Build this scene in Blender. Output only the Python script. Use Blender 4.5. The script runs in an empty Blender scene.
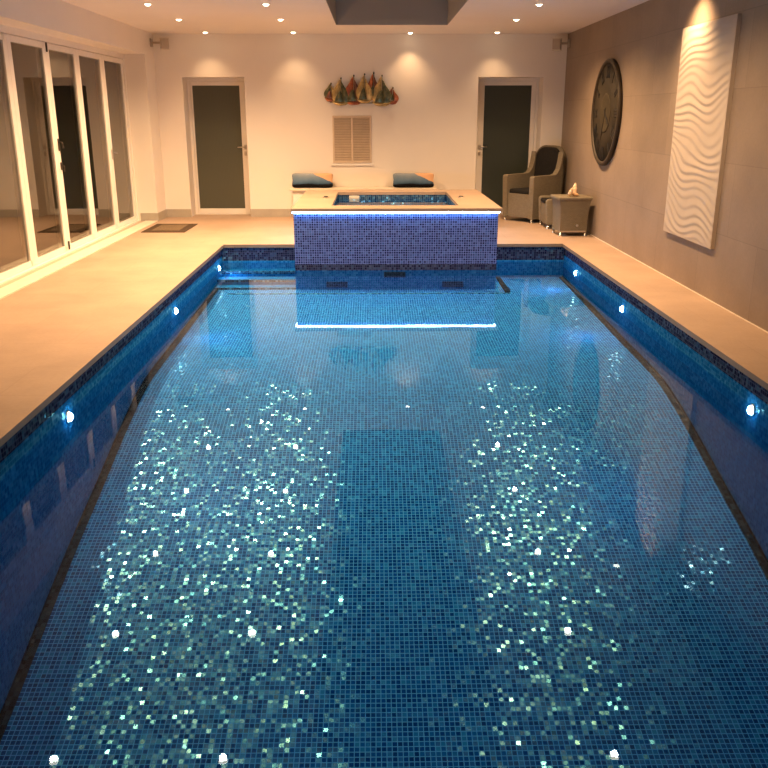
import bpy, bmesh, math, random
from mathutils import Vector, Matrix
random.seed(7)
COL = bpy.context.scene.collection
PI = math.pi

# ------------------------------------------------------------------ measures
D = 14.02            # back wall plane
D2 = 14.35           # plane of the doors set back in the wall
XL, XR = -3.391, 3.02
XG = -3.718          # folding glass doors
CEIL = 2.7825
PL, PR, PB, PN = -1.9385, 2.4488, 10.92, 1.0   # pool opening in the deck
WL, WR, WB, WN = -1.975, 2.485, 10.955, 0.96   # pool walls
WATER = -0.2286
LIN = 2.456          # underside of the head over the folding doors
PIER = 13.446

# ------------------------------------------------------------------ materials
def S(c):
    return tuple((x / 12.92 if x <= .04045 else ((x + .055) / 1.055) ** 2.4) for x in (v / 255. for v in c)) + (1.,)

class NT:
    def __init__(s, name):
        s.m = bpy.data.materials.new(name); s.m.use_nodes = True
        s.t = s.m.node_tree; s.t.nodes.clear()
        s.out = s.t.nodes.new('ShaderNodeOutputMaterial')
    def n(s, typ, **kw):
        nd = s.t.nodes.new('ShaderNode' + typ)
        for k, v in kw.items():
            if k.startswith('i_'):
                key = k[2:].replace('_', ' ')
                s.set(nd.inputs[key] if key in nd.inputs else nd.inputs[int(key)], v)
            else: setattr(nd, k, v)
        return nd
    def set(s, inp, v):
        if hasattr(v, 'is_output') or isinstance(v, bpy.types.NodeSocket): s.t.links.new(v, inp)
        else: inp.default_value = v
    def math(s, op, a, b=None, c=None):
        nd = s.t.nodes.new('ShaderNodeMath'); nd.operation = op
        for i, v in enumerate((a, b, c)):
            if v is not None: s.set(nd.inputs[i], v)
        return nd.outputs[0]
    def vmath(s, op, a, b=None):
        nd = s.t.nodes.new('ShaderNodeVectorMath'); nd.operation = op
        s.set(nd.inputs[0], a)
        if b is not None:
            s.set(nd.inputs['Scale'] if op == 'SCALE' else nd.inputs[1], b)
        return nd.outputs[0]
    def mix(s, f, a, b, blend='MIX'):
        nd = s.t.nodes.new('ShaderNodeMix'); nd.data_type = 'RGBA'; nd.blend_type = blend
        s.set(nd.inputs[0], f); s.set(nd.inputs[6], a); s.set(nd.inputs[7], b)
        return nd.outputs[2]
    def ramp(s, f, stops, interp='LINEAR'):
        nd = s.t.nodes.new('ShaderNodeValToRGB'); cr = nd.color_ramp; cr.interpolation = interp
        while len(cr.elements) < len(stops): cr.elements.new(.5)
        for e, (p, c) in zip(cr.elements, stops): e.position = p; e.color = c
        s.set(nd.inputs[0], f)
        return nd.outputs[0]
    def noise(s, scale, vec=None, detail=3, rough=.5):
        nd = s.t.nodes.new('ShaderNodeTexNoise'); nd.inputs['Scale'].default_value = scale
        nd.inputs['Detail'].default_value = detail; nd.inputs['Roughness'].default_value = rough
        if vec is not None: s.t.links.new(vec, nd.inputs['Vector'])
        return nd.outputs[0]
    def obj(s): return s.n('TexCoord').outputs['Object']
    def uv(s): return s.n('UVMap', uv_map='metres').outputs[0]
    def bump(s, h, strength=.3, dist=.01):
        return s.n('Bump', i_Height=h, i_Strength=strength, i_Distance=dist).outputs[0]
    def pbr(s, col, rough=.5, metal=0., spec=.5, normal=None, emit=None, estr=0.):
        b = s.n('BsdfPrincipled')
        s.set(b.inputs['Base Color'], col); s.set(b.inputs['Roughness'], rough); s.set(b.inputs['Metallic'], metal)
        s.set(b.inputs['Specular IOR Level'], spec)
        if normal is not None: s.t.links.new(normal, b.inputs['Normal'])
        if emit is not None:
            s.set(b.inputs['Emission Color'], emit); s.set(b.inputs['Emission Strength'], estr)
        s.t.links.new(b.outputs[0], s.out.inputs[0]); return s.m

def plain(name, c, rough=.5, metal=0., spec=.5, var=.06, scale=8.):
    k = NT(name)
    f = k.noise(scale, k.obj())
    c = c if len(c) == 4 else c + (1.,)
    a = tuple(x * (1 - var) for x in c[:3]) + (1.,); b = tuple(min(1, x * (1 + var)) for x in c[:3]) + (1.,)
    return k.pbr(k.ramp(f, [(.3, a), (.7, b)]), rough, metal, spec)

def emitter(name, c, strength):
    k = NT(name)
    e = k.n('Emission', i_Color=c + (1.,), i_Strength=strength)
    k.t.links.new(e.outputs[0], k.out.inputs[0]); return k.m

def mosaic(name, pitch, stops, grout, gap=.13, gloss=.14, tilt=.34, rough=.2, pearl=None, lean=0., patch=None):
    """glass mosaic: grid of small tiles, each with its own colour and its own slight tilt"""
    k = NT(name)
    p = k.vmath('SCALE', k.uv(), 1. / pitch)
    fl = k.vmath('FLOOR', p); fr = k.vmath('FRACTION', p)
    sx = k.n('SeparateXYZ', i_Vector=fr)
    def edge(v):
        d = k.math('MINIMUM', v, k.math('SUBTRACT', 1., v))
        return k.math('GREATER_THAN', d, gap / 2)
    tile = k.math('MULTIPLY', edge(sx.outputs[0]), edge(sx.outputs[1]))
    wn = k.n('TexWhiteNoise', noise_dimensions='3D', i_Vector=fl)
    wn2 = k.n('TexWhiteNoise', noise_dimensions='3D', i_Vector=k.vmath('ADD', fl, (17.3, 41.7, 5.1)))
    base = k.ramp(wn.outputs[0], stops)
    col = k.mix(tile, grout, base)
    off = k.vmath('SCALE', k.vmath('SUBTRACT', wn2.outputs[1], (.5, .5, .5)), tilt)
    geo = k.n('NewGeometry')
    nn = k.vmath('NORMALIZE', k.vmath('ADD', k.vmath('ADD', geo.outputs['Normal'], off), (0., lean, 0.)))
    dif = k.n('BsdfDiffuse', i_Color=col)
    sheen = k.ramp(wn2.outputs[0], pearl or [(0, (.35, .85, 1, 1)), (.35, (.75, 1, .8, 1)), (.6, (.35, .95, 1, 1)), (.8, (.8, 1, 1, 1)), (1, (.6, .9, .9, 1))])
    gl = k.n('BsdfGlossy', i_Color=sheen, i_Roughness=rough, i_Normal=nn)
    share = k.ramp(wn.outputs[0], [(0., (.05, .05, .05, 1)), (.3, (.12, .12, .12, 1)), (.5, (.6, .6, .6, 1)), (.8, (1.2, 1.2, 1.2, 1)), (1, (1.7, 1.7, 1.7, 1))])
    f = k.math('MULTIPLY', k.math('MULTIPLY', tile, gloss), share)
    ms = k.n('MixShader', i_0=f, i_1=dif.outputs[0], i_2=gl.outputs[0])
    k.t.links.new(ms.outputs[0], k.out.inputs[0])
    return k.m

M = {}
def paint(name, c, var=.02):
    k = NT(name)
    f = k.noise(1.2, k.obj(), 4)
    f2 = k.noise(90., k.obj(), 2)
    a = tuple(x * (1 - var) for x in c) + (1.,); b = tuple(min(1, x * (1 + var)) for x in c) + (1.,)
    return k.pbr(k.ramp(f, [(.3, a), (.7, b)]), .75, 0, .25, k.bump(f2, .06, .002))
M['wall'] = paint('white wall paint', (.80, .76, .70))
M['ceiling'] = paint('ceiling paint', (.80, .76, .71))
M['reveal'] = paint('reveal paint', (.78, .74, .68))
M['well'] = paint('unlit grey skylight shaft', (.42, .42, .42))  # grey puts the shade of the unlit shaft into the colour

def stone(name, c, size, joint, var=.07, offs=.5, rough=.5, jw=.004, spec=.35):
    """large-format tiles on the metre UV"""
    k = NT(name)
    br = k.n('TexBrick', i_Vector=k.uv(), offset=offs, squash=1.)
    br.inputs['Scale'].default_value = 1.
    br.inputs['Brick Width'].default_value = size[0]; br.inputs['Row Height'].default_value = size[1]
    br.inputs['Mortar Size'].default_value = jw; br.inputs['Mortar Smooth'].default_value = .2
    br.inputs['Bias'].default_value = 0.
    k.set(br.inputs['Color1'], tuple(x * (1 - var) for x in c) + (1.,)); k.set(br.inputs['Color2'], tuple(x * (1 + var) for x in c) + (1.,))
    k.set(br.inputs['Mortar'], joint + (1.,))
    f = k.noise(1.7, k.obj(), 6, .6); f2 = k.noise(40., k.obj(), 3)
    cl = k.mix(1., br.outputs[0], k.ramp(f, [(.25, (.82, .82, .82, 1)), (.75, (1.1, 1.1, 1.1, 1))]), 'MULTIPLY')
    cl = k.mix(1., cl, k.ramp(f2, [(.3, (.96, .96, .96, 1)), (.7, (1.03, 1.03, 1.03, 1))]), 'MULTIPLY')
    return k.pbr(cl, rough, 0, spec, k.bump(f2, .05, .002))
M['deck'] = stone('limestone deck', (.40, .29, .21), (.9, .6), (.355, .255, .18), .02, .5, .5, .003)
M['coping'] = stone('shaded limestone coping edge', (.23, .18, .13), (.9, .6), (.2, .16, .12), .03)  # same stone as the deck, shade on the edge put into its colour
M['slab'] = stone('spa slab stone', (.36, .262, .19), (1.26, 1.3), (.30, .22, .16), .02)
M['sidewall'] = stone('grey wall tile', (.27, .212, .162), (1.2, .6), (.22, .17, .13), .06, .5, .55, .004)
M['skirting'] = plain('grey tile skirting', (.40, .37, .31), .5)
M['threshold'] = plain('threshold stone', (.74, .66, .54), .5)
M['drain'] = plain('drain slot', (.45, .38, .28), .6)

M['pool'] = mosaic('blue pool mosaic', .0275,
    [(0, (.002, .054, .25, 1)), (.35, (.004, .088, .38, 1)), (.6, (.006, .13, .50, 1)), (.85, (.014, .20, .62, 1)), (1, (.045, .32, .76, 1))],
    (.22, .50, .94, 1), .175, .12, .20, .16, pearl=[(0, (.5, .9, 1, 1)), (.3, (1, .95, .65, 1)), (.55, (.6, .95, .9, 1)), (.8, (1, 1, .85, 1)), (1, (.9, .85, .7, 1))])
M['poolwall'] = mosaic('blue pool wall mosaic', .0275,
    [(0, (.004, .125, .36, 1)), (.5, (.006, .15, .42, 1)), (.85, (.01, .18, .48, 1)), (1, (.02, .22, .54, 1))],
    (.04, .27, .58, 1), .12, .05, .2, .3)
M['waterline'] = mosaic('dark waterline mosaic', .0275,
    [(0, (.008, .011, .040, 1)), (.5, (.014, .019, .065, 1)), (1, (.03, .04, .12, 1))], (.10, .11, .19, 1), .14, .06, .2, .3)
M['darktrim'] = mosaic('dark line mosaic', .0275,
    [(0, (.006, .006, .014, 1)), (1, (.02, .018, .035, 1))], (.03, .04, .07, 1), .12, .05, .2, .3)
M['spatile'] = mosaic('navy spa mosaic', .0285,
    [(0, (.002, .010, .075, 1)), (.4, (.004, .018, .14, 1)), (.75, (.008, .034, .24, 1)), (1, (.025, .075, .36, 1))],
    (.23, .31, .70, 1), .20, .07, .3, .3)
M['nosing'] = mosaic('step edge mosaic', .0275,
    [(0, (.01, .02, .06, 1)), (.6, (.02, .05, .13, 1)), (.72, (.75, .85, .9, 1)), (1, (.95, 1, 1, 1))], (.1, .25, .4, 1), .1, .5, .5, .3)  # white tiles put the sparkle of the edge line into the colour
M['steptile'] = mosaic('dark step tread edge', .0275,
    [(0, (.01, .015, .05, 1)), (.5, (.02, .03, .09, 1)), (.8, (.05, .12, .25, 1)), (1, (.3, .45, .6, 1))], (.12, .25, .42, 1), .14, .1, .3, .3)
M['basin'] = mosaic('spa basin mosaic', .0285,
    [(0, (.01, .03, .10, 1)), (.5, (.02, .06, .17, 1)), (1, (.06, .13, .26, 1))], (.14, .25, .36, 1), .15, .16, .4, .2)

def water(name, ripple, tint):
    k = NT(name)
    h = k.noise(2.2, k.obj(), 2, .4)
    nrm = k.bump(h, ripple, .004)
    fr = k.n('Fresnel', i_IOR=1.333, i_Normal=nrm)
    tr = k.n('BsdfTransparent', i_Color=tint)
    gl = k.n('BsdfGlossy', i_Color=(.69, .82, 1, 1), i_Roughness=.0, i_Normal=nrm)
    ms = k.n('MixShader', i_0=fr.outputs[0], i_1=tr.outputs[0], i_2=gl.outputs[0])
    k.t.links.new(ms.outputs[0], k.out.inputs[0]); return k.m
M['water'] = water('still pool water', .12, (.50, .87, 1, 1))
M['spawater'] = water('spa water', .5, (.75, .92, 1, 1))

def glass(name, ior, tint):
    k = NT(name)
    fr = k.n('Fresnel', i_IOR=ior)
    tr = k.n('BsdfTransparent', i_Color=tint)
    gl = k.n('BsdfGlossy', i_Color=(.9, .88, .84, 1), i_Roughness=.005)
    ms = k.n('MixShader', i_0=fr.outputs[0], i_1=tr.outputs[0], i_2=gl.outputs[0])
    k.t.links.new(ms.outputs[0], k.out.inputs[0]); return k.m
M['glass'] = glass('night window glass', 2.8, (.8, .84, .82, 1))
M['roofglass'] = glass('roof glass', 1.45, (.5, .52, .52, 1))
M['frame'] = plain('white painted frame', (.80, .77, .72), .35, 0, .5, .02)
def blind(name, c):
    k = NT(name)
    w = k.n('TexWave', i_Vector=k.obj(), i_Scale=14., wave_type='BANDS', bands_direction='X')
    return k.pbr(k.mix(.12, c + (1.,), w.outputs[0], 'MULTIPLY'), .28, 0, .4)
M['doorglass1'] = blind('dark obscured door pane', (.088, .094, .070))
M['doorglass2'] = blind('darker obscured door pane', (.048, .060, .050))
M['steel'] = plain('brushed steel', (.55, .52, .48), .3, 1.)
M['darkmetal'] = plain('dark handle metal', (.05, .04, .03), .4, .6)
M['vent'] = plain('beige louvre metal', (.60, .49, .37), .5, 0, .4)
M['ventgap'] = plain('louvre shadow back', (.36, .29, .21), .8)
M['bench'] = plain('pale bench stone', (.68, .60, .49), .5)
M['speaker'] = plain('grey speaker case', (.42, .36, .29), .5)
M['speakerlight'] = plain('pale speaker cap', (.62, .57, .48), .5)
M['grille'] = plain('dark inlet grille', (.008, .02, .028), .6)
M['rubber'] = plain('dark rubber', (.02, .02, .02), .7)

def mat_rug():
    k = NT('brown woven doormat')
    f = k.noise(120., k.obj(), 2)
    return k.pbr(k.ramp(f, [(.3, (.045, .030, .020, 1)), (.7, (.10, .07, .045, 1))]), .95, 0, .1, k.bump(f, .6, .004))
M['rug'] = mat_rug()
M['rugcentre'] = plain('lighter mat pile', (.15, .11, .07), .95, 0, .1, .35, 90)

def wicker(name, c):
    k = NT(name)
    br = k.n('TexBrick', i_Vector=k.uv(), offset=.5)
    br.inputs['Scale'].default_value = 1.
    br.inputs['Brick Width'].default_value = .035; br.inputs['Row Height'].default_value = .012
    br.inputs['Mortar Size'].default_value = .0016
    k.set(br.inputs['Color1'], tuple(x * .88 for x in c) + (1.,)); k.set(br.inputs['Color2'], tuple(x * 1.1 for x in c) + (1.,))
    k.set(br.inputs['Mortar'], tuple(x * .6 for x in c) + (1.,))
    return k.pbr(br.outputs[0], .6, 0, .3, k.bump(br.outputs[1], .5, -.004))
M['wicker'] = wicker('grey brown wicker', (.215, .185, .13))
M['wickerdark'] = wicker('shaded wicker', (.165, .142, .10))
M['cushiondark'] = plain('charcoal seat fabric', (.014, .013, .012), .9, 0, .2, .2, 40)

def clockface():
    k = NT('weathered dark wood')
    w = k.n('TexWave', i_Vector=k.obj(), i_Scale=5., i_Distortion=5., i_Detail=4., bands_direction='Y')
    f = k.noise(5., k.obj(), 6)
    c = k.ramp(w.outputs[1], [(.1, (.027, .022, .013, 1)), (.9, (.046, .037, .022, 1))])
    c = k.mix(1., c, k.ramp(f, [(.3, (.65, .65, .65, 1)), (.7, (1.2, 1.15, 1.1, 1))]), 'MULTIPLY')
    return k.pbr(c, .7, 0, .25, k.bump(w.outputs[1], .2, .004))
M['clockface'] = clockface()
M['clockrim'] = plain('dark brown clock rim', (.036, .026, .015), .55, 0, .3, .3, 14)
M['clocknum'] = plain('black clock numerals', (.006, .005, .004), .6)
M['clockcentre'] = plain('olive brown dial centre', (.048, .038, .021), .7, 0, .2, .25, 9)
M['plaster'] = plain('white carved plaster', (.47, .41, .345), .6, 0, .3, .02)
M['plasteredge'] = plain('panel edge', (.55, .46, .36), .6)
def cushion_print():
    k = NT('seascape cushion print')
    sp = k.n('SeparateXYZ', i_Vector=k.n('TexCoord').outputs['Object'])
    nz = k.math('MULTIPLY', k.math('SUBTRACT', k.noise(9., k.obj(), 4), .5), .05)
    # height over the base measured against a diagonal that drops to the side
    v = k.math('ADD', k.math('ADD', sp.outputs[2], k.math('MULTIPLY', sp.outputs[0], .16)), nz)
    low = k.ramp(k.math('DIVIDE', k.math('ADD', sp.outputs[2], nz), .24), [(0, (.006, .006, .010, 1)), (.24, (.008, .008, .012, 1)), (.30, (.04, .085, .16, 1)), (.5, (.10, .17, .27, 1)), (.8, (.20, .26, .33, 1)), (1, (.32, .33, .35, 1))])
    d = k.math('ADD', k.math('MULTIPLY', sp.outputs[0], .45), k.math('ADD', sp.outputs[2], nz))
    up = k.math('GREATER_THAN', d, .225)
    c = k.mix(up, low, (.66, .40, .24, 1))
    return k.pbr(c, .85, 0, .15)
M['cushion'] = cushion_print()
def metalpaint(name, c, c2):
    k = NT(name)
    f = k.noise(16., k.obj(), 4)
    return k.pbr(k.ramp(f, [(.35, c + (1.,)), (.65, c2 + (1.,))]), .35, .55, .5)
M['sailgold'] = metalpaint('antique gold metal', (.70, .54, .26), (.34, .25, .10))
M['sailred'] = metalpaint('copper red metal', (.60, .22, .10), (.28, .08, .045))
M['sailgreen'] = metalpaint('dark verdigris metal', (.05, .07, .045), (.20, .19, .10))
M['sailplum'] = metalpaint('dark plum metal', (.14, .055, .05), (.30, .14, .09))
M['shell'] = plain('cream seashell', (.80, .62, .42), .4, 0, .5, .2, 25)
M['shelltan'] = plain('tan seashell', (.58, .36, .19), .4, 0, .5, .25, 25)
M['trimring'] = plain('white downlight ring', (.80, .76, .70), .4)
M['lens'] = emitter('downlight lamp', (1., .82, .56), 14.)
M['poollens'] = emitter('pool lamp', (.88, .95, 1.), 45.)
M['led'] = emitter('cool white strip', (.50, .74, 1.), 26.)
M['lever'] = plain('satin steel', (.60, .55, .48), .3, 1.)

# ------------------------------------------------------------------ mesh helpers
class MB:
    def __init__(s): s.bm = bmesh.new()
    def box(s, x0, x1, y0, y1, z0, z1, mi=0, bev=0., mtx=None):
        vs = [s.bm.verts.new((x, y, z)) for z in (z0, z1) for y in (y0, y1) for x in (x0, x1)]
        fs = []
        for q in ((0, 2, 3, 1), (4, 5, 7, 6), (0, 1, 5, 4), (2, 6, 7, 3), (1, 3, 7, 5), (0, 4, 6, 2)):
            f = s.bm.faces.new([vs[i] for i in q]); f.material_index = mi; fs.append(f)
        if bev > 0:
            es = list({e for f in fs for e in f.edges})
            r = bmesh.ops.bevel(s.bm, geom=es, offset=bev, segments=2, profile=.5, affect='EDGES')
            for f in r['faces']: f.material_index = mi
            vs = list({v for f in r['faces'] for v in f.verts} | {v for v in vs if v.is_valid})
        if mtx is not None:
            for v in vs:
                if v.is_valid: v.co = mtx @ v.co
        return s
    def quad(s, pts, mi=0):
        f = s.bm.faces.new([s.bm.verts.new(p) for p in pts]); f.material_index = mi; return s
    def lathe(s, prof, n=24, mtx=None, mi=0, cap=True):
        rings = []
        for r, z in prof:
            rings.append([s.bm.verts.new((r * math.cos(2 * PI * i / n), r * math.sin(2 * PI * i / n), z)) for i in range(n)])
        for a, b in zip(rings, rings[1:]):
            for i in range(n):
                f = s.bm.faces.new((a[i], a[(i + 1) % n], b[(i + 1) % n], b[i])); f.material_index = mi; f.smooth = True
        if cap:
            for rg in (rings[0][::-1], rings[-1]):
                f = s.bm.faces.new(rg); f.material_index = mi
        if mtx is not None:
            for rg in rings:
                for v in rg: v.co = mtx @ v.co
        return s
    def tube(s, pts, r, n=10, mi=0):
        pts = [Vector(p) for p in pts]; rings = []
        for i, p in enumerate(pts):
            t = (pts[min(i + 1, len(pts) - 1)] - pts[max(i - 1, 0)]).normalized()
            a = t.orthogonal().normalized() if abs(t.z) > .9 else t.cross(Vector((0, 0, 1))).normalized()
            b = t.cross(a)
            rr = r[i] if isinstance(r, (list, tuple)) else r
            rings.append([s.bm.verts.new(p + (a * math.cos(2 * PI * k / n) + b * math.sin(2 * PI * k / n)) * rr) for k in range(n)])
        for a, b in zip(rings, rings[1:]):
            best = min(range(n), key=lambda o: sum((a[i].co - b[(i + o) % n].co).length for i in range(0, n, 3)))
            for i in range(n):
                f = s.bm.faces.new((a[i], a[(i + 1) % n], b[(i + 1 + best) % n], b[(i + best) % n])); f.smooth = True; f.material_index = mi
        s.bm.faces.new(rings[0][::-1]).material_index = mi; s.bm.faces.new(rings[-1]).material_index = mi
        return s
    def prism(s, poly, depth, mtx=None, mi=0, smooth=False):
        """poly in XZ, extruded along Y from 0 to depth"""
        a = [s.bm.verts.new((x, 0, z)) for x, z in poly]; b = [s.bm.verts.new((x, depth, z)) for x, z in poly]
        n = len(poly)
        for i in range(n):
            f = s.bm.faces.new((a[i], a[(i + 1) % n], b[(i + 1) % n], b[i])); f.material_index = mi; f.smooth = smooth
        s.bm.faces.new(a[::-1]).material_index = mi; s.bm.faces.new(b).material_index = mi
        if mtx is not None:
            for v in a + b: v.co = mtx @ v.co
        return s
    def grid(s, fn, nu, nv, mi=0, smooth=True):
        g = [[s.bm.verts.new(fn(i / nu, j / nv)) for i in range(nu + 1)] for j in range(nv + 1)]
        for j in range(nv):
            for i in range(nu):
                f = s.bm.faces.new((g[j][i], g[j][i + 1], g[j + 1][i + 1], g[j + 1][i])); f.smooth = smooth; f.material_index = mi
        return s
    def build(s, name, mats, parent=None, recalc=True, loc=None):
        bm = s.bm
        if recalc: bmesh.ops.recalc_face_normals(bm, faces=bm.faces)
        uvl = bm.loops.layers.uv.new('metres')
        bm.normal_update()
        for f in bm.faces:
            n = f.normal; ax = max(range(3), key=lambda i: abs(n[i]))
            for l in f.loops:
                c = l.vert.co
                l[uvl].uv = ((c.y, c.z), (c.x, c.z), (c.x, c.y))[ax]
        me = bpy.data.meshes.new(name); bm.to_mesh(me); bm.free()
        for m in (mats if isinstance(mats, (list, tuple)) else [mats]): me.materials.append(m)
        o = bpy.data.objects.new(name, me); COL.objects.link(o)
        if parent: o.parent = parent
        if loc: o.location = loc
        return o

def struct(o, label=None, kind='structure'):
    o['kind'] = kind
    if label: o['label'] = label
    return o
def tag(o, label, cat, group=None, kind=None):
    o['label'] = label; o['category'] = cat
    if group: o['group'] = group
    if kind: o['kind'] = kind
    return o
def empty(name, loc=(0, 0, 0), rz=0.):
    o = bpy.data.objects.new(name, None); COL.objects.link(o)
    o.location = loc; o.rotation_euler = (0, 0, rz); o.empty_display_size = .1
    return o
def T(x, y, z): return Matrix.Translation((x, y, z))
def RX(a): return Matrix.Rotation(a, 4, 'X')
def RY(a): return Matrix.Rotation(a, 4, 'Y')
def RZ(a): return Matrix.Rotation(a, 4, 'Z')
def copy_tree(o, parent=None):
    c = o.copy(); COL.objects.link(c)
    if parent: c.parent = parent
    for ch in list(o.children): copy_tree(ch, c)
    return c

# ------------------------------------------------------------------ room shell
YF = -2.6     # wall behind the viewer
b = MB()
b.box(-4.3, PL, YF, D2 + .3, -.04, 0)
b.box(PR, XR + .3, YF, D2 + .3, -.04, 0)
b.box(PL, PR, PB, D2 + .3, -.04, 0)
b.box(PL, PR, YF, PN, -.04, 0)
for f_ in b.bm.faces:
    if f_.calc_center_median().z > -.03 and f_.calc_center_median().z < -.01: f_.material_index = 1
struct(b.build('floor', [M['deck'], M['coping']]), 'pale limestone deck around the pool')

b = MB()
SX0, SX1, SY0, SY1 = -.511, 1.042, 2.0, 12.672
b.box(-4.3, SX0, YF, D2 + .3, CEIL, CEIL + .1); b.box(SX1, XR + .3, YF, D2 + .3, CEIL, CEIL + .1)
b.box(SX0, SX1, YF, SY0, CEIL, CEIL + .1); b.box(SX0, SX1, SY1, D2 + .3, CEIL, CEIL + .1)
struct(b.build('ceiling', M['ceiling']))
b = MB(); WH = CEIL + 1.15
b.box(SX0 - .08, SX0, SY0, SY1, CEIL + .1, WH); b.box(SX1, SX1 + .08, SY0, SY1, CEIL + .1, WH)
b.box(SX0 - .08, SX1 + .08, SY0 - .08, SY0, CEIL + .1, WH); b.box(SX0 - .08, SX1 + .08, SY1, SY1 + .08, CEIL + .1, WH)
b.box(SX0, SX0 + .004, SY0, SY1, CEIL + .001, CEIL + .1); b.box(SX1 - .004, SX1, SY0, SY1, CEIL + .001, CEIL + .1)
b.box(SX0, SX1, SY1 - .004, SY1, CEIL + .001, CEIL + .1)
struct(b.build('trim_1', M['well']), 'shaft of the roof light above the pool, coloured unlit grey')
wn = struct(empty('window_1', ((SX0 + SX1) / 2, (SY0 + SY1) / 2, WH)), 'long roof light over the pool')
b = MB(); w2, l2 = (SX1 - SX0) / 2 + .08, (SY1 - SY0) / 2 + .08
b.box(-w2, w2, -l2, -l2 + .06, 0, .06); b.box(-w2, w2, l2 - .06, l2, 0, .06); b.box(-w2, -w2 + .06, -l2, l2, 0, .06); b.box(w2 - .06, w2, -l2, l2, 0, .06)
for i in range(1, 6):
    y = -l2 + 2 * l2 * i / 6; b.box(-w2, w2, y - .03, y + .03, 0, .06)
b.build('window_frame', M['well'], wn)
MB().box(-w2 + .06, w2 - .06, -l2 + .06, l2 - .06, .025, .03).build('window_pane', M['roofglass'], wn)

# back wall with two deep door openings
OL = (-2.983, -2.015); OR = (1.655, 2.68); OH = 2.155
b = MB(); yb = D2 + .1
b.box(-4.3, OL[0], D, yb, 0, CEIL); b.box(OL[1], OR[0], D, yb, 0, CEIL); b.box(OR[1], XR + .3, D, yb, 0, CEIL)
b.box(OL[0], OL[1], D, yb, OH, CEIL); b.box(OR[0], OR[1], D, yb, OH, CEIL)
struct(b.build('wall_back', M['wall']), 'white back wall with two recessed doors')
struct(MB().box(XR, XR + .3, YF, D, 0, CEIL).build('wall_right', M['sidewall']), 'grey large-format tiled wall')
struct(MB().box(-4.3, XR + .3, YF - .2, YF, 0, CEIL).build('wall_front', M['wall']))
b = MB()
b.box(-4.3, XL, PIER, D, 0, CEIL)
b.box(-4.3, XL, YF, PIER, LIN, CEIL)
b.box(-4.3, XL, YF, 2.3, 0, LIN)
struct(b.build('wall_left', M['wall']), 'white wall above and beside the folding glass doors')

H = .126; t = .012
b = MB(); b.box(XL, OL[0], D - t, D, 0, H); b.box(OL[1], OR[0], D - t, D, 0, H); b.box(OR[1], XR, D - t, D, 0, H)
struct(b.build('baseboard_back', M['skirting']))
b = MB(); b.box(XL, XL + t, PIER - t, D - t, 0, H); b.box(XG + .06, XL, PIER - t, PIER, 0, H)
struct(b.build('baseboard_left', M['skirting']))
b = MB(); b.box(-3.585, XL - .004, 2.3, PIER - .02, 0, .012)
struct(b.build('trim_2', M['threshold']), 'pale stone threshold along the folding doors')
struct(MB().box(-3.67, -3.59, 2.3, PIER - .02, 0, .004).build('trim_3', M['drain']), 'drain slot along the folding doors')
struct(MB().box(XR - .006, XR, YF, D - .02, 0, .008).build('trim_4', M['threshold']), 'thin sealant line along the tiled wall')

# ------------------------------------------------------------------ recessed back doors
def lever_handle(parent, x, y, z, sgn, mat):
    r = MB()
    r.box(x - .022, x + .022, y - .012, y, z - .035, z + .035, 0, .004)
    r.tube([(x, y - .01, z), (x, y - .055, z)], .010)
    r.tube([(x, y - .052, z), (x + sgn * .04, y - .056, z), (x + sgn * .12, y - .05, z - .002)], .010)
    h = r.build('handle', mat, parent); h['label'] = 'steel lever handle'
    c = MB().box(x - .02, x + .02, y - .012, y, z - .135, z - .068, 0, .004)
    c.tube([(x, y - .012, z - .1), (x, y - .022, z - .1)], .011)
    c.build('lock_cylinder', mat, h)
def back_door(name, op, gx, pane, label, hx, sgn):
    cx = (op[0] + op[1]) / 2
    r = struct(empty(name, (cx, D2, 0)), label)
    f = MB(); a0, a1 = op[0] - cx + .002, op[1] - cx - .002; g0, g1 = gx[0] - cx, gx[1] - cx; zt = OH - .002
    j = .045   # outer fixed frame
    for (x0, x1, z0, z1) in ((a0, a0 + j, 0, zt), (a1 - j, a1, 0, zt), (a0 + j, a1 - j, zt - j, zt), (a0 + j, a1 - j, 0, .02)):
        f.box(x0, x1, -.0, .09, z0, z1, 0, .004)
    f.build('frame', M['frame'], r)
    f = MB(); k0, k1 = a0 + j + .003, a1 - j - .003
    for (x0, x1, z0, z1) in ((k0, g0, .024, zt - j - .003), (g1, k1, .024, zt - j - .003), (g0, g1, 2.042, zt - j - .003), (g0, g1, .024, .098)):
        f.box(x0, x1, .012, .07, z0, z1, 0, .004)
    f.build('leaf', M['frame'], r)
    MB().box(g0, g1, .035, .05, .098, 2.042).build('pane', pane, r)
    lever_handle(r, hx - cx, .012, 1.09, sgn, M['lever'])
    return r
back_door('door_1', OL, (-2.907, -2.150), M['doorglass1'], 'white framed door with a dark pane, beside the folding glass doors', -2.098, -1)
back_door('door_2', OR, (1.802, 2.564), M['doorglass2'], 'white framed door with a dark pane, behind the armchair', 1.745, 1)

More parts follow.
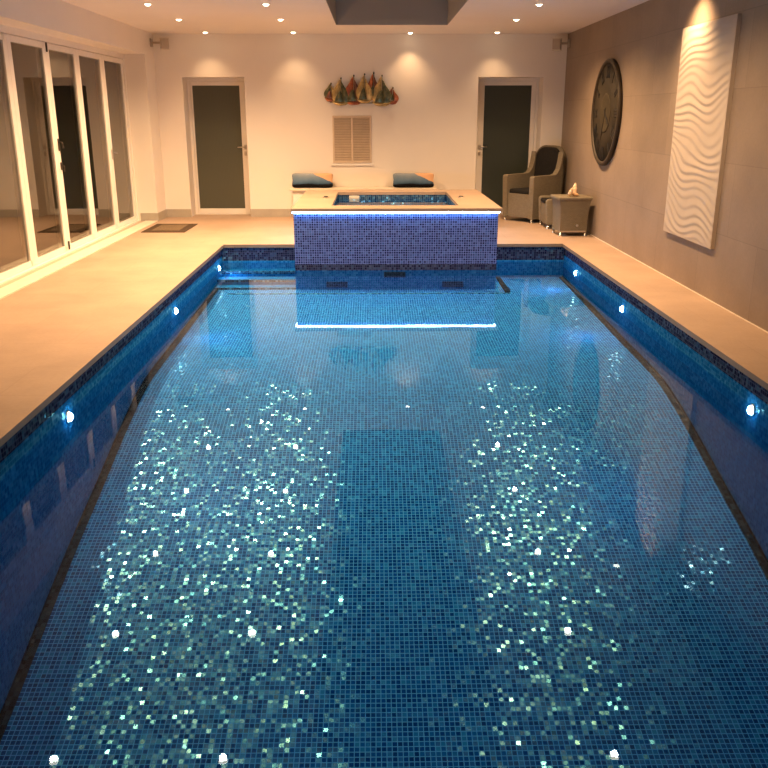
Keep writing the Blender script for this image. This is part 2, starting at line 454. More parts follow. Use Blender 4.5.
# ------------------------------------------------------------------ folding glass doors (each leaf its own door)
ORD = ['first', 'second', 'third', 'fourth', 'fifth', 'sixth', 'seventh', 'eighth', 'ninth', 'tenth']
EDG = [13.40, 12.40, 11.35, 10.315, 9.25, 8.21, 7.16, 6.11, 5.06, 4.01, 2.96]
b = MB()
b.box(XG - .06, XG + .02, EDG[-1] - .1, PIER, 2.385, LIN); b.box(XG - .06, XG + .02, EDG[0] + .004, PIER, 0, 2.385)
b.box(XG - .06, XG + .05, EDG[-1] - .1, PIER, 0, .022); b.box(XG - .06, XG + .02, EDG[-1] - .1, EDG[-1] - .004, .022, 2.385)
b.box(-4.3, XG - .0, 2.3, EDG[-1] - .1, 0, LIN)
struct(b.build('trim_5', M['frame']), 'white outer frame and sill of the folding glass doors')
for i in range(len(EDG) - 1):
    y1, y0 = EDG[i] - .002, EDG[i + 1] + .002
    w = (y1 - y0) / 2; yc = (y0 + y1) / 2
    r = struct(empty('door_%d' % (i + 3), (XG, yc, 0)), 'white framed folding glass door leaf, %s from the back wall' % ORD[i])
    f = MB(); st = .095
    f.box(-.05, 0, -w, -w + st, .025, 2.38, 0, .004); f.box(-.05, 0, w - (st if i else .07), w, .025, 2.38, 0, .004)
    f.box(-.05, 0, -w + st, w - st + .03, 2.315, 2.38, 0, .003); f.box(-.05, 0, -w + st, w - st + .03, .025, .088, 0, .003)
    f.build('frame', M['frame'], r)
    MB().box(-.03, -.02, -w + st - .005, w - .06, .083, 2.32).build('pane', M['glass'], r)
    if i == 2:   # leaf with the tall lock plate, on its near stile
        h = MB(); yy = -w + .055
        h.box(0, .012, yy - .018, yy + .018, 1.19, 1.33, 0, .003); h.tube([(.01, yy, 1.29), (.045, yy, 1.29), (.05, yy + .02, 1.22)], .010)
        h.box(0, .02, yy - .012, yy + .012, .97, 1.06, 0, .003); h.tube([(.012, yy, 1.03), (.04, yy, 1.02), (.035, yy, .95)], .008)
        h.build('handle', M['darkmetal'], r)
    if i == 0:
        h = MB(); yy = -w + .045
        h.box(0, .012, yy - .016, yy + .016, .99, 1.13, 0, .003); h.tube([(.01, yy, 1.08), (.045, yy, 1.08), (.05, yy + .09, 1.07)], .009)
        h.build('handle', M['steel'], r)
    if i in (2, 6):
        for z in (.085, 2.33):
            h = MB(); h.box(0, .014, -w - .0, -w + .028, z - .05, z + .05, 0, .003); h.tube([(.012, -w + .004, z - .05), (.012, -w + .004, z + .05)], .008)
            h.build('hinge', M['darkmetal'], r)

# ------------------------------------------------------------------ pool
PROF = [(11.0, -.445), (10.18, -.47), (8.13, -.545), (7.05, -.575), (6.75, -.60), (6.45, -.66), (5.94, -.78), (5.5, -.905), (4.88, -1.06), (4.26, -1.245), (3.68, -1.43), (3.0, -1.60), (2.0, -1.78), (.9, -1.9)]
def fz(y):
    for (ya, za), (yb_, zb) in zip(PROF, PROF[1:]):
        if y >= yb_:
            return za + (zb - za) * (ya - y) / (ya - yb_)
    return PROF[-1][1]
def fzs(y): return sum(fz(y + d) for d in (-.2, -.1, 0, .1, .2)) / 5
b = MB(); ny = 84
b.grid(lambda u, v: (WL + (WR - WL) * u, WN + (WB - WN) * v, fzs(WN + (WB - WN) * v)), 2, ny)
struct(b.build('pool_floor', M['pool'], recalc=False), 'blue mosaic pool floor sloping to the deep end')
def side_wall(name, x, out):
    b = MB(); dz = -.150
    zz = [-.04, dz, WATER]
    for j in range(ny):
        y0, y1 = WN + (WB - WN) * j / ny, WN + (WB - WN) * (j + 1) / ny
        for (za0, za1, zb0, zb1, mi) in ((-.04, -.04, dz, dz, 1), (dz, dz, fzs(y0), fzs(y1), 0)):
            q = [(x, y0, za0), (x, y1, za1), (x, y1, zb1), (x, y0, zb0)]
            b.quad(q if out < 0 else q[::-1], mi)
    bmesh.ops.remove_doubles(b.bm, verts=b.bm.verts, dist=1e-5)
    return struct(b.build(name, [M['poolwall'], M['waterline']], recalc=False))
side_wall('pool_wall_left', WL, -1); side_wall('pool_wall_right', WR, 1)
for nm, y, spans in (('pool_wall_back', WB, ((WL, -.968), (1.510, WR))), ('pool_wall_front', WN, ((WL, WR),))):
    b = MB()
    for xa, xb in spans:
        b.quad([(xa, y, -.04), (xb, y, -.04), (xb, y, -.215), (xa, y, -.215)], 1)
        b.quad([(xa, y, -.215), (xb, y, -.215), (xb, y, fzs(y)), (xa, y, fzs(y))], 0)
    struct(b.build(nm, [M['poolwall'], M['waterline']], recalc=False))
# dark line where walls and floor meet
for i, (x, sg) in enumerate(((WL, 1), (WR, -1))):
    b = MB()
    b.grid(lambda u, v: (x + sg * .055 * u, WN + (WB - WN) * v, fzs(WN + (WB - WN) * v) + .004), 1, ny)
    b.grid(lambda u, v: (x + sg * .003, WN + (WB - WN) * v, fzs(WN + (WB - WN) * v) + .028 * u), 1, ny)
    struct(b.build('trim_%d' % (6 + i), M['darktrim']), 'dark mosaic line along the foot of the pool wall')
# steps beside the spa, and the bright edge line at their foot
SBX0, SBX1, SBY = -.966, 1.508, 10.30
b = MB()
for (y0, z) in ((10.30, -.447), (10.51, -.385), (10.73, -.318)):
    b.box(WL, SBX0, y0, WB, -.5, z, 0)
    b.box(WL, SBX0, y0 - .004, y0 + .03, z - .03, z + .003, 1)
struct(b.build('pool_steps', [M['poolwall'], M['steptile']]), 'tiled steps down into the pool beside the spa')
b = MB(); b.box(WL + .2, 1.66, 10.05, 10.075, fzs(10.06) - .02, fzs(10.06) + .008)
struct(b.build('trim_8', M['nosing']), 'glittering mosaic edge line in front of the spa')
b = MB(); b.box(1.60, 1.66, 10.08, WB, fzs(10.5) - .02, fzs(10.5) + .02)
struct(b.build('trim_9', M['darktrim']), 'dark mosaic edge beside the spa')

b = MB(); b.grid(lambda u, v: (WL + (WR - WL) * u, WN + (WB - WN) * v, 0), 1, 1)
pw = b.build('pool_water', M['water'], recalc=False, loc=(0, 0, WATER))
tag(pw, 'still clear blue water filling the long pool', 'water', kind='stuff')

# pool lamps in the side walls
def pool_lamp(x, y, sg, label):
    r = empty('pool_light', (x, y, -.256)); tag(r, label, 'pool light', 'underwater lamps in the pool walls')
    R_ = RY(sg * PI / 2)
    MB().lathe([(.030, 0), (.040, 0), (.042, .004), (.036, .009), (.030, .007)], 24, R_, cap=False).build('bezel', M['steel'], r)
    MB().lathe([(.030, .001), (.030, .012), (.025, .022), (.014, .028), (.003, .030)], 24, R_).build('lens', M['poollens'], r)
    ld = bpy.data.lights.new('pool_spot', 'SPOT'); ld.energy = 10; ld.color = (.45, .76, 1.); ld.spot_size = math.radians(125); ld.spot_blend = 1.; ld.shadow_soft_size = .05
    lo = bpy.data.objects.new('pool_spot', ld); COL.objects.link(lo); lo.parent = r
    lo.location = (sg * .05, 0, -.02); lo.rotation_euler = Vector((sg * .9, 0, -.02)).to_track_quat('-Z', 'Y').to_euler()
for y, s in ((10.64, 'first along from the spa'), (8.19, 'second along from the spa'), (5.125, 'third along from the spa'), (2.6, 'fourth along from the spa')):
    pool_lamp(WL, y, 1, 'round underwater pool lamp in the window-side wall, ' + s)
for y, s in ((10.21, 'first along from the spa'), (8.2, 'second along from the spa'), (5.19, 'third along from the spa'), (2.6, 'fourth along from the spa')):
    pool_lamp(WR, y, -1, 'round underwater pool lamp in the tiled-wall side, ' + s)

# ------------------------------------------------------------------ raised spa
SC = ((SBX0 + SBX1) / 2, 11.55)
spa = empty('raised_spa', (SC[0], SC[1], 0)); tag(spa, 'raised square spa with navy mosaic sides and stone top at the pool end', 'spa')
def L(x, y): return x - SC[0], y - SC[1]
ZT, ZB = .526, .486
ox0, ox1, oy0, oy1 = -.516, 1.055, 10.59, 12.48
sx0, sx1, sy0, sy1 = -.992, 1.545, 10.225, 12.86
def ring(b, a, c, z0, z1, mi=0):
    (ax0, ax1, ay0, ay1), (bx0, bx1, by0, by1) = a, c
    b.box(ax0 - SC[0], bx0 - SC[0], ay0 - SC[1], ay1 - SC[1], z0, z1, mi); b.box(bx1 - SC[0], ax1 - SC[0], ay0 - SC[1], ay1 - SC[1], z0, z1, mi)
    b.box(bx0 - SC[0], bx1 - SC[0], ay0 - SC[1], by0 - SC[1], z0, z1, mi); b.box(bx0 - SC[0], bx1 - SC[0], by1 - SC[1], ay1 - SC[1], z0, z1, mi)
b = MB(); ring(b, (sx0, sx1, sy0, sy1), (ox0, ox1, oy0, oy1), ZB, ZT)
b.build('stone_top', M['slab'], spa)
b = MB(); ring(b, (SBX0, SBX1, SBY, 12.82), (ox0 - .02, ox1 + .02, oy0 - .02, oy1 + .02), WATER, ZB)
ring(b, (SBX0, SBX1, SBY, 12.82), (ox0 - .02, ox1 + .02, oy0 - .02, oy1 + .02), -.52, WATER, 2)
b.box(SBX0 - SC[0], SBX1 - SC[0], SBY - .003 - SC[1], SBY - SC[1], WATER + .0, WATER + .075, 1)
b.build('tiled_wall', [M['spatile'], M['waterline'], M['poolwall']], spa)
b = MB(); q = (ox0 - .02 - SC[0], ox1 + .02 - SC[0], oy0 - .02 - SC[1], oy1 + .02 - SC[1])
b.box(q[0], q[1], q[2], q[3], -.1, -.05); b.box(q[0], q[0] + .01, q[2], q[3], -.05, ZB); b.box(q[1] - .01, q[1], q[2], q[3], -.05, ZB)
b.box(q[0], q[1], q[2], q[2] + .01, -.05, ZB); b.box(q[0], q[1], q[3] - .01, q[3], -.05, ZB)
b.box(q[0] + .01, q[1] - .01, q[3] - .45, q[3] - .01, -.05, .2); b.box(q[0] + .01, q[0] + .45, q[2] + .01, q[3] - .45, -.05, .2); b.box(q[1] - .45, q[1] - .01, q[2] + .01, q[3] - .45, -.05, .2)
b.build('basin', M['basin'], spa)
b = MB(); yl = 10.27 - SC[1]
b.box(SBX0 - SC[0], SBX1 - SC[0], SBY - .022 - SC[1], SBY - .006 - SC[1], ZB - .020, ZB - .001)
b.box(SBX0 - .018 - SC[0], SBX0 - .004 - SC[0], SBY - SC[1], 12.8 - SC[1], ZB - .020, ZB - .001)
b.box(SBX1 + .004 - SC[0], SBX1 + .018 - SC[0], SBY - SC[1], 12.8 - SC[1], ZB - .020, ZB - .001)
o = b.build('light_strip', M['led'], spa); o['label'] = 'glowing blue white light strip under the stone top'
b = MB(); b.grid(lambda u, v: (q[0] + .01 + (q[1] - q[0] - .02) * u, q[2] + .01 + (q[3] - q[2] - .02) * v, 0), 1, 1)
o = b.build('spa_water', M['spawater'], recalc=False, loc=(SC[0], SC[1], .432)); tag(o, 'clear water inside the raised spa basin', 'water', kind='stuff')
ld = bpy.data.lights.new('spa_fill_spot', 'SPOT'); ld.energy = 30; ld.color = (.75, .9, 1.); ld.spot_size = math.radians(150); ld.spot_blend = .8; ld.shadow_soft_size = .04  # added spot without a fitting, brightens the spa water
lo = bpy.data.objects.new('spa_fill_spot', ld); COL.objects.link(lo); lo.parent = spa; lo.location = (0, oy0 + .06 - SC[1], .33); lo.rotation_euler = Vector((0, 1, -.15)).to_track_quat('-Z', 'Y').to_euler()
sk = MB().box(-.075, .075, -.012, 0, -.03, .03, 0, .006); sk.box(-.055, .055, -.016, -.01, -.014, .014, 1, .003)
o = sk.build('skimmer_plate', [M['speakerlight'], M['bench']], loc=(-.28, oy1 + .009, .445)); tag(o, 'small pale skimmer plate on the inner back wall of the spa', 'skimmer')
for x, s in ((-.645, 'on the window-side corner of the spa top'), (1.184, 'on the armchair-side corner of the spa top')):
    b = MB(); b.lathe([(.045, 0), (.045, .006), (.036, .010), (.034, .010)], 24); b.lathe([(.030, .0101), (.030, .018), (.022, .022), (.004, .023)], 24, None, 1)
    o = b.build('spa_button', [M['steel'], M['rubber']], loc=(x, 11.62, ZT)); tag(o, 'small dark round control button ' + s, 'button', 'control buttons on the spa top')
for i, (x, z, s) in enumerate(((-.455, -.405, 'nearest the pool steps'), (.257, -.283, 'in the middle, just below the waterline'), (.976, -.405, 'towards the tiled wall'))):
    b = MB(); b.box(-.132, .132, -.012, 0, -.036, .036, 0, .005)
    for k in range(5): b.box(-.115, .115, -.017, -.010, -.027 + k * .012, -.021 + k * .012, 1)
    s = s.replace('nearest', 'beside')
    o = b.build('inlet_grille', [M['grille'], M['rubber']], loc=(x, SBY - .003, z)); tag(o, 'dark slotted underwater inlet grille in spa wall, ' + s, 'grille', 'inlet grilles under water in the spa wall')

# ------------------------------------------------------------------ bench and cushions
bn = empty('wall_bench', (-.16, 13.8, 0)); tag(bn, 'long pale bench against the back wall behind the spa', 'bench')
MB().box(-1.165, 1.165, -.20, .208, .447, .478, 0, .005).build('seat', M['bench'], bn)
MB().box(-1.12, 1.12, -.16, .207, .0, .447).build('base', M['wall'], bn)
def cushion(x, label):
    w, h, d = .345, .122, .075
    def fn(u, v):
        a = 2 * PI * u; ca, sa = math.cos(a), math.sin(a)
        # superellipse outline with pulled-out corners
        e = .30; px = math.copysign(abs(ca) ** e, ca); pz = math.copysign(abs(sa) ** e, sa)
        pin = 1 - .07 * (1 - abs(px * pz) ** 2)
        ph = PI * (v - .5); r = math.cos(ph) ** .55 if abs(v - .5) < .4999 else 0.
        return (px * w * r * pin, math.sin(ph) * d, h + pz * h * r * (1 - .10 * math.cos(px * PI / 2)) )
    b = MB(); b.grid(fn, 64, 16)
    bmesh.ops.remove_doubles(b.bm, verts=b.bm.verts, dist=1e-4)
    for v in b.bm.verts: v.co = RX(-.30) @ v.co
    zm = min(v.co.z for v in b.bm.verts)
    for v in b.bm.verts: v.co.z -= zm
    o = b.build('cushion', M['cushion'], loc=(x, 13.80, .479)); tag(o, label, 'cushion', 'seascape cushions on the bench')
cushion(-.975, 'printed cushion with dark base and peach corner, at the window-side end of bench')
cushion(.64, 'printed cushion with dark base and peach corner, at the armchair-side end of bench')

# ------------------------------------------------------------------ louvred vent on the back wall
vt = empty('wall_vent', (-.338, D, 1.218)); tag(vt, 'beige louvred vent grille on the back wall below the sailing boats', 'vent')
b = MB(); w, h = .31, .36
b.box(-w, w, -.018, 0, -h, -h + .03, 0, .003); b.box(-w, w, -.018, 0, h - .03, h, 0, .003)
b.box(-w, -w + .03, -.018, 0, -h + .03, h - .03, 0, .003); b.box(w - .03, w, -.018, 0, -h + .03, h - .03, 0, .003); b.box(-.014, .014, -.018, 0, -h + .03, h - .03, 0, .002)
b.build('frame', M['vent'], vt)
b = MB()
for k in range(26):
    z = -h + .042 + k * (2 * h - .084) / 25
    for (x0, x1) in ((-w + .03, -.014), (.014, w - .03)):
        b.box(x0, x1, -.010, .010, -.002, .002, 0, 0, T(0, -.010, z) @ RX(.75))
b.build('slats', M['vent'], vt)
MB().box(-w + .02, w - .02, -.003, 0, -h + .02, h - .02).build('backing', M['ventgap'], vt)
MB().box(-w - .03, w + .03, -.035, 0, -h - .045, -h - .018, 0, .004).build('ledge', M['frame'], vt)

# ------------------------------------------------------------------ sailing boats wall sculpture
art = empty('sailing_boats_sculpture', (-.18, D, 1.72)); tag(art, 'metal wall sculpture of seven overlapping sailing boats in gold, red and green', 'wall art')
def sheet(name, outline, mat, parent, belly, y0, thick=.004):
    """a curved sheet: outline function gives left and right x over height"""
    b = MB(); nv, nu = 14, 8
    def fn(u, v, off=0.):
        xl, xr, z = outline(v)
        x = xl + (xr - xl) * u
        return (x, y0 - belly * math.sin(PI * u) * math.sin(PI * (.15 + .8 * v)) - off, z)
    b.grid(lambda u, v: fn(u, v), nu, nv); b.grid(lambda u, v: fn(u, v, thick), nu, nv)
    return b.build(name, mat, parent)
boats = [  # x, base z, height, width, depth, main mat, fore mat
    (-.485, .075, .275, .15, .030, 'sailgreen', 'sailgold'),
    (-.325, .02, .405, .215, .055, 'sailgold', 'sailgreen'),
    (-.125, .03, .435, .225, .050, 'sailred', 'sailplum'),
    (.045, .055, .43, .19, .075, 'sailgold', 'sailgold'),
    (.185, .10, .405, .16, .035, 'sailred', 'sailplum'),
    (.315, .01, .455, .24, .060, 'sailgold', 'sailgreen'),
    (.485, .035, .25, .14, .040, 'sailplum', 'sailred')]
for bi, (x, z0, h, w, dp, m1, m2) in enumerate(boats):
    w *= 1.3
    bt = empty('boat', (x, -dp, z0)); bt.parent = art
    mast = MB(); mast.tube([(.01, 0, .01), (.012, 0, h * .5), (.006, 0, h)], [.006, .005, .004])
    mast.lathe([(.002, h - .03), (.011, h - .022), (.013, h - .008), (.004, h + .004)], 10, T(.006, 0, 0))
    mast.build('mast', M['sailgreen'], bt)
    hs = h * .93
    def o1(v, w=w, hs=hs):   # full-bellied main sail: bottle-like outline
        ww = w * .62 * (1 - v) ** .55 * (.55 + .45 * math.sin(PI * min(1., v * 1.25))); return (-.012 - ww, .0, .05 + (hs - .05) * v)
    def o2(v, w=w, hs=hs):
        ww = w * .60 * (1 - v) ** .65 * (.6 + .4 * math.sin(PI * min(1., v * 1.25))); return (.010, .014 + ww, .04 + (hs * .9 - .04) * v)
    sheet('main_sail', o1, M[m1], bt, .028, -.004)
    sheet('fore_sail', o2, M[m2], bt, .024, -.010)
    def o3(v, w=w):
        return (-w * .34 * (1 - v) ** .6 - .008, w * .15 * (1 - v), .05 + hs * .42 * v)
    sheet('lower_sail', o3, M['sailgreen' if m1 != 'sailgreen' else 'sailplum'], bt, .020, -.036)
    hb = MB(); n = 12
    def hull(u, v, w=w):
        s = u * 2 - 1
        return (s * w * .52, -.004 - .035 * (1 - s * s) * math.sin(PI * v), .045 + .02 * s * s - .055 * (1 - s ** 4) * (1 - v))
    hb.grid(hull, n, 6); hb.build('hull', M['sailgold' if bi % 2 else 'sailred'], bt)
rod = MB(); rod.tube([(-.5, -.012, .06), (-.2, -.012, .045), (.2, -.012, .05), (.5, -.012, .06)], .006)
for x in (-.4, 0, .4): rod.tube([(x, -.012, .05), (x, -.001, .05)], .005)
rod.build('hanging_rod', M['sailgreen'], art)

# ------------------------------------------------------------------ corner speakers
def speaker(name_label, x, z, face, wallx):
    r = empty('wall_speaker', (x, 13.80, z)); tag(r, name_label, 'speaker', 'small speakers in the ceiling corners')
    r.rotation_euler = (0, 0, face)
    MB().box(-.062, .062, -.06, .06, -.075, .075, 0, .012).build('cabinet', M['speaker'], r)
    MB().box(-.052, .052, -.066, -.058, -.060, .060, 0, .004).build('front_grille', M['speaker'], r)
    for za in (.072, -.086):
        MB().box(-.066, .066, -.063, .06, za, za + .014, 0, .004).build('end_cap', M['speakerlight'], r)
    b = MB(); inv = Matrix.Rotation(-face, 4, 'Z')
    p = inv @ Vector((wallx - x, .06, .02)); sg = 1 if wallx > x else -1
    b.tube([(0, .05, .02), tuple(p)], .016)
    b.box(-.012, .012, -.05, .05, -.06, .06, 0, .004, T(*p) @ inv @ T(-sg * .013, 0, 0))
    b.build('bracket', M['speaker'], r)
speaker('small grey wall speaker in the ceiling corner above the folding glass doors', -3.165, 2.622, .35, XL)
speaker('small grey wall speaker in the ceiling corner above the armchair', 2.815, 2.612, -.35, XR)

# ------------------------------------------------------------------ doormat
mt = empty('doormat', (-3.0, 12.57, 0)); tag(mt, 'dark brown doormat on the deck beside the folding glass doors', 'doormat')
MB().box(-.31, .31, -.47, .47, 0, .010, 0, .003).build('border', M['rug'], mt)
MB().box(-.20, .20, -.34, .34, .010, .014, 0, .002).build('pile', M['rugcentre'], mt)

# ------------------------------------------------------------------ wall clock on the tiled wall
CR = .655
ck = empty('wall_clock', (XR, 11.34, 1.612)); tag(ck, 'huge round dark wooden wall clock with roman numerals on the tiled wall', 'clock')
# clock modelled facing -X : local disc in YZ ; lathe axis Z -> -X
A = Matrix(((0, 0, -1, 0), (-1, 0, 0, 0), (0, 1, 0, 0), (0, 0, 0, 1)))   # x->-Y, y->Z, z->-X
MB().lathe([(CR - .04, .0), (CR - .04, .030), (.20, .032), (.02, .032)], 64, A).build('dial', M['clockface'], ck)
MB().lathe([(CR - .055, .002), (CR, .002), (CR, .045), (CR - .012, .055), (CR - .045, .055), (CR - .055, .034)], 72, A, cap=False).build('rim', M['clockrim'], ck)
MB().lathe([(.245, .032), (.245, .036), (.22, .038), (.01, .038)], 48, A).build('dial_centre', M['clockcentre'], ck)
NUM = ['XII', 'I', 'II', 'III', 'IIII', 'V', 'VI', 'VII', 'VIII', 'IX', 'X', 'XI']
for i, s in enumerate(NUM):
    b = MB(); a = -i * PI / 6
    adv = {'I': .036, 'V': .075, 'X': .08}
    tot = sum(adv[c] for c in s); x = -tot / 2; hh = .155; rad = .50
    base = A @ RZ(a) @ T(0, rad, .031)
    for c in s:
        wd = adv[c]
        if c == 'I':
            b.box(x + .008, x + wd - .008, -hh / 2, hh / 2, 0, .006, 0, 0, base); b.box(x + .001, x + wd - .001, hh / 2 - .010, hh / 2, 0, .006, 0, 0, base); b.box(x + .001, x + wd - .001, -hh / 2, -hh / 2 + .010, 0, .006, 0, 0, base)
        else:
            ang = math.atan2(wd * .62, hh)
            cx = x + wd / 2
            if c == 'X':
                b.box(-.011, .011, -hh / 2, hh / 2, 0, .006, 0, 0, base @ T(cx, 0, 0) @ RZ(ang)); b.box(-.006, .006, -hh / 2, hh / 2, 0, .0065, 0, 0, base @ T(cx, 0, 0) @ RZ(-ang))
            else:
                ang = math.atan2(wd * .33, hh)
                b.box(-.011, .011, -hh / 2, hh / 2, 0, .006, 0, 0, base @ T(cx - wd * .17, 0, 0) @ RZ(ang)); b.box(-.006, .006, -hh / 2, hh / 2, 0, .0065, 0, 0, base @ T(cx + wd * .17, 0, 0) @ RZ(-ang))
        x += wd
    b.build('numeral', M['clocknum'], ck)
for nm, ang, ln, wd in (('hour_hand', -2.2, .26, .022), ('minute_hand', 2.75, .40, .015)):
    b = MB(); b.box(-wd / 2, wd / 2, -.07, ln, .039, .044, 0, .001, A @ RZ(ang)); b.box(-wd, wd, ln * .6, ln * .72, .039, .0445, 0, .001, A @ RZ(ang))
    b.build(nm, M['clocknum'], ck)

# ------------------------------------------------------------------ carved ripple panel
pn = empty('carved_wall_panel', (XR, 8.075, 1.42)); tag(pn, 'tall white plaster panel carved with sand ripples on the tiled wall', 'wall art')
w, h = .636, .962
def rip(y, z):
    # wandering dune ridges, steeper on one side
    zz = z + h
    warp = .10 * math.sin(2.1 * zz + 1.9 * y + .6) * y + .045 * math.sin(4.2 * y + 2.6 * zz) + .028 * math.sin(7.5 * y - 3.3 * zz + 1.) + .02 * math.sin(11 * zz + 3 * y)
    ph = (zz * 1.0 + warp - (.20 * y if zz < .75 else .20 * y * max(0., 1 - (zz - .75) / .5)) + .12 * y * max(0., min(1., (zz - .8) / .8))) / .078
    fr_ = ph - math.floor(ph)
    k = (fr_ / .36) if fr_ < .36 else (1 - fr_) / .64
    amp = .75 + .3 * math.sin(ph * .9 + 3 * y)
    return (.5 - .5 * math.cos(PI * k)) * amp
b = MB(); nu, nv = 64, 330
def pf(u, v):
    y, z = -w + 2 * w * u, -h + 2 * h * v
    edge = min(1., min(u, 1 - u) * 40, min(v, 1 - v) * 60)
    return (-.036 - .0048 * rip(y, z) * edge, y, z)
b.grid(pf, nu, nv)
b.build('carved_face', M['plaster'], pn)
b = MB(); b.box(-.035, 0, -w, w, -h, h); b.build('backing_board', M['plasteredge'], pn)

# ------------------------------------------------------------------ armchair
def rounded(x0, x1, z0, z1, r, n=5, corners=(1, 1, 1, 1)):
    pts = []
    for (cx, cz, a0, on) in ((x1 - r, z1 - r, 0, corners[0]), (x0 + r, z1 - r, PI / 2, corners[1]), (x0 + r, z0 + r, PI, corners[2]), (x1 - r, z0 + r, 1.5 * PI, corners[3])):
        if on:
            for i in range(n + 1):
                a = a0 + PI / 2 * i / n; pts.append((cx + r * math.cos(a), cz + r * math.sin(a)))
        else:
            pts.append((cx + r * math.copysign(1, math.cos(a0 + .7)), cz + r * math.copysign(1, math.sin(a0 + .7))))
    return pts
# local: front is -Y, width X
ch = empty('wicker_armchair', (2.525, 13.49, 0), -math.radians(53)); tag(ch, 'high-backed grey wicker armchair with charcoal cushions in the back corner', 'armchair')
# front apron
b = MB(); b.box(-.235, .235, -.345, -.315, .07, .425, 0, .008)
b.build('front_panel', M['wicker'], ch)
b = MB()
for sx in (-1, 1):
    x0, x1 = (-.315, -.235) if sx < 0 else (.235, .315)
    # arm side: profile in YZ, slightly flared, top sloping up to the back
    prof = [(-.36, .06), (-.375, .60), (-.375, .685), (-.35, .70), (.08, .705), (.14, .725), (.195, .79), (.228, .90), (.252, 1.04), (.262, 1.04), (.262, .6), (.26, .06)]
    a = [b.bm.verts.new((x0 + (-.012 if sx < 0 else 0) * (z > .3), y, z)) for y, z in prof]; c = [b.bm.verts.new((x1 + (.012 if sx > 0 else 0) * (z > .3), y, z)) for y, z in prof]
    n = len(prof)
    for i in range(n): b.bm.faces.new((a[i], a[(i + 1) % n], c[(i + 1) % n], c[i]))
    b.bm.faces.new(a[::-1]); b.bm.faces.new(c)
    o = b.build('arm', M['wicker'], ch); b = MB()
# back shell, leaning, rounded top
def backpoly(w, h0, h1, r): return rounded(-w, w, h0, h1, r, 8, (1, 1, 0, 0))
lean = T(0, .215, 0) @ RX(-.10)
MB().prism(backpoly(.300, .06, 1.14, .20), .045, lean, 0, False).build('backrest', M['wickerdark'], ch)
b = MB(); b.prism(backpoly(.238, .42, 1.118, .17), .075, T(0, .155, 0) @ RX(-.10))
o = b.build('back_cushion', M['cushiondark'], ch)
o.modifiers.new('soft', 'BEVEL').width = .02; o.modifiers['soft'].segments = 3
MB().box(-.232, .232, -.33, .16, .405, .49, 0, .03).build('seat_cushion', M['cushiondark'], ch)
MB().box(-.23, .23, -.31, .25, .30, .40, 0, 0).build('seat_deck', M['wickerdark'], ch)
for (x, y) in ((-.28, -.335), (.28, -.335), (-.28, .27), (.28, .27)):
    MB().lathe([(.020, 0), (.022, .006), (.018, .012), (.017, .075)], 14, T(x, y, 0)).build('leg', M['steel'], ch)

# ------------------------------------------------------------------ footstool
fs = empty('wicker_footstool', (2.73, 12.66, 0), 0); tag(fs, 'low grey wicker footstool with dark cushion between armchair and side table', 'footstool')
for s in (-1, 1):
    b = MB(); y0 = .27 * s
    prof = [(-.215, .06), (-.235, .33), (-.235, .40), (-.205, .43), (.205, .43), (.235, .40), (.235, .33), (.215, .06)]
    b.prism(prof, .075, T(0, y0 - .0375, 0)); o = b.build('end_panel', M['wicker'], fs)
    o.modifiers.new('soft', 'BEVEL').width = .018; o.modifiers['soft'].segments = 3
b = MB(); b.box(-.205, -.18, -.232, .232, .07, .345); b.box(.18, .205, -.232, .232, .07, .345); b.box(-.18, .18, -.232, .232, .30, .345)
b.build('side_panel', M['wicker'], fs)
MB().box(-.215, .215, -.228, .228, .347, .405, 0, .022).build('cushion', M['cushiondark'], fs)
for (x, y) in ((-.19, -.27), (.19, -.27), (-.19, .27), (.19, .27)):
    MB().lathe([(.018, 0), (.020, .006), (.016, .012), (.015, .065)], 14, T(x, y, 0)).build('leg', M['steel'], fs)

# ------------------------------------------------------------------ side table
st = empty('wicker_side_table', (2.725, 11.80, 0), math.radians(4)); tag(st, 'square grey wicker side table with flared top holding seashells', 'side table')
b = MB()
prof = [(.192, .065), (.188, .12), (.188, .20), (.192, .30), (.201, .40), (.214, .47), (.222, .495)]
rings = []
for hw, z in prof:
    rings.append([b.bm.verts.new((x * hw, y * hw, z)) for x, y in ((-1, -1), (1, -1), (1, 1), (-1, 1))])
for r0, r1 in zip(rings, rings[1:]):
    for i in range(4): b.bm.faces.new((r0[i], r0[(i + 1) % 4], r1[(i + 1) % 4], r1[i]))
b.bm.faces.new(rings[0][::-1]); b.bm.faces.new(rings[-1])
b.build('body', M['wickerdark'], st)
MB().box(-.230, .230, -.230, .230, .492, .53, 0, .012).build('table_top', M['wicker'], st)
MB().box(-.175, .175, -.198, -.190, .055, .075, 0, .003).build('base_rail', M['steel'], st)
b = MB(); b.lathe([(.018, 0), (.018, .006), (.011, .011), (.004, .012)], 16, T(.05, -.188, .145) @ RX(PI / 2))
b.build('badge', M['steel'], st)
for (x, y) in ((-.172, -.172), (.172, -.172), (-.172, .172), (.172, .172)):
    MB().lathe([(.020, 0), (.022, .006), (.017, .012), (.016, .07)], 14, T(x, y, 0)).build('leg', M['steel'], st)
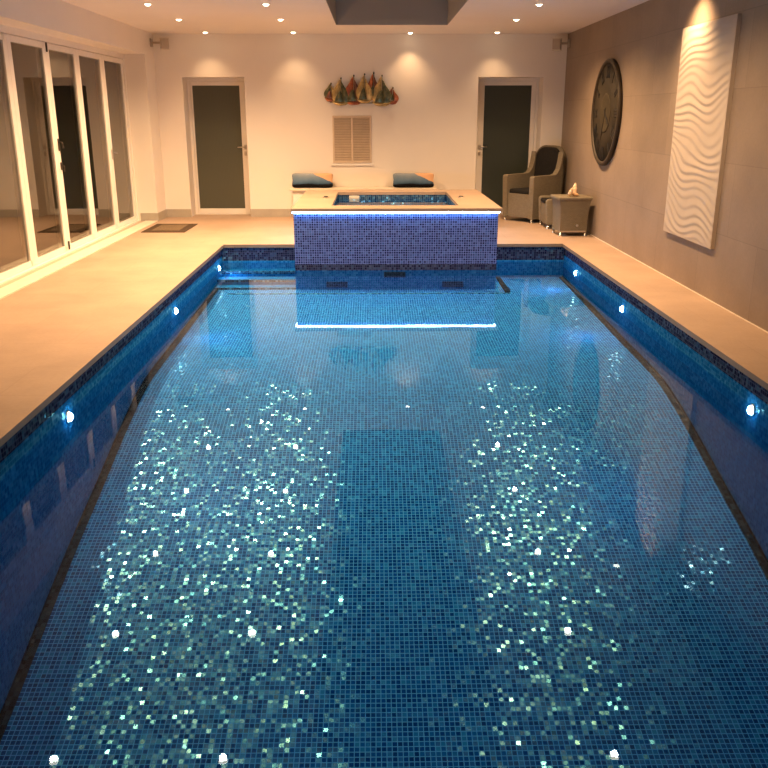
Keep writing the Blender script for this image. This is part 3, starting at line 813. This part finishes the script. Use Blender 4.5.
# seashells on the table
def conch(loc, size, rz, mat, label, tilt=1.2):
    b = MB()
    def fn(u, v):
        # spiral cone with whorls
        t_ = v; r = size * (.02 + .98 * math.sin(PI * min(1, .12 + .88 * t_)) ** .8 * (.35 + .65 * t_) * (1 + .10 * math.sin(2 * PI * t_ * 4 + 2 * PI * u)))
        a = 2 * PI * u
        return (r * .55 * math.cos(a), r * .55 * math.sin(a), size * 2.0 * (1 - t_))
    b.grid(fn, 20, 24)
    m = RZ(rz) @ RX(tilt)
    for v in b.bm.verts: v.co = m @ v.co
    zm = min(v.co.z for v in b.bm.verts)
    for v in b.bm.verts: v.co.z -= zm
    o = b.build('seashell', M[mat], loc=loc); tag(o, label, 'seashell', 'seashells on the side table')
conch((2.66, 11.68, .53), 0.075, .5, 'shell', 'pale cream seashell standing on the wicker side table', .55)
conch((2.735, 11.72, .53), 0.090, 2.2, 'shell', 'largest cream seashell, upright on the wicker side table', .15)
conch((2.80, 11.66, .53), 0.065, -1.9, 'shelltan', 'tan seashell lying on its side on the wicker side table', 1.35)

# ------------------------------------------------------------------ recessed ceiling lights
LIGHT_COL = (1., .60, .30)
proto = None
def downlight(x, y, label, energy=130., ang=128., aim=(0, 0, -1), group='recessed ceiling lights'):
    global proto
    if proto is None:
        proto = r = empty('ceiling_downlight', (x, y, CEIL))
        MB().lathe([(.036, -.001), (.052, -.001), (.054, -.004), (.050, -.008), (.038, -.006)], 28, None, cap=False).build('trim_ring', M['trimring'], r)
        MB().lathe([(.037, -.0015), (.036, -.004), (.029, -.009), (.022, -.018), (.004, -.021)], 24).build('lens', M['lens'], r)
    else:
        r = copy_tree(proto); r.location = (x, y, CEIL)
    tag(r, label, 'downlight', group)
    ld = bpy.data.lights.new('downlight_beam', 'SPOT'); ld.energy = energy; ld.color = LIGHT_COL
    ld.spot_size = math.radians(ang); ld.spot_blend = 1.; ld.shadow_soft_size = .03
    lo = bpy.data.objects.new('downlight_beam', ld); COL.objects.link(lo); lo.location = (x, y, CEIL - .035)
    lo.rotation_euler = Vector(aim).to_track_quat('-Z', 'Y').to_euler()
ROWS = [13.72, 11.92, 10.33, 8.65, 7.08, 5.41]
for x, s in ((-2.525, 'row along the folding doors'), (-1.2, 'row between folding doors and roof light'), (1.88, 'row between roof light and clock')):
    for y, n in zip(ROWS, ORD):
        downlight(x, y, energy=(24. if y > 13 else 62. if y < 6 else 290. if y > 9 else 200.), ang=(95. if y > 13 else 146.), label='recessed downlight, %s from back wall in the %s' % (n, s))
downlight(.57, 13.80, 'round recessed downlight above the bench, by the end of the roof light', 24., 95.)
downlight(2.71, 8.35, 'round recessed downlight above the carved panel, close to tiled wall', 105., 104., (.34, 0, -1))

# ------------------------------------------------------------------ camera, world, look
F, PITCH, YAW, ROLL = 841.75, .3101, .0120, -.0009
cy, sy = math.cos(YAW), math.sin(YAW)
f0 = Vector((sy, cy, 0)); r0 = Vector((cy, -sy, 0)); u0 = Vector((0, 0, 1))
f = f0 * math.cos(PITCH) - u0 * math.sin(PITCH); u = u0 * math.cos(PITCH) + f0 * math.sin(PITCH)
r = r0 * math.cos(ROLL) + u * math.sin(ROLL); u2 = u * math.cos(ROLL) - r0 * math.sin(ROLL)
cd = bpy.data.cameras.new('camera'); cd.sensor_width = 36; cd.lens = F / 768 * 36; cd.clip_start = .05
cam = bpy.data.objects.new('camera', cd); COL.objects.link(cam)
mw = Matrix((r, u2, -f)).transposed().to_4x4(); mw.translation = (0, 0, 1.6); cam.matrix_world = mw
bpy.context.scene.camera = cam
w = bpy.data.worlds.new('night'); w.use_nodes = True
w.node_tree.nodes['Background'].inputs[0].default_value = (.010, .012, .018, 1)
w.node_tree.nodes['Background'].inputs[1].default_value = .25
bpy.context.scene.world = w
sc = bpy.context.scene
sc.view_settings.view_transform = 'Standard'
sc.view_settings.look = 'None'
sc.view_settings.exposure = .4
sc.cycles.max_bounces = 10; sc.cycles.diffuse_bounces = 5; sc.cycles.glossy_bounces = 5; sc.cycles.transparent_max_bounces = 12
sc.cycles.sample_clamp_indirect = 6.
sc.cycles.caustics_reflective = False; sc.cycles.caustics_refractive = False
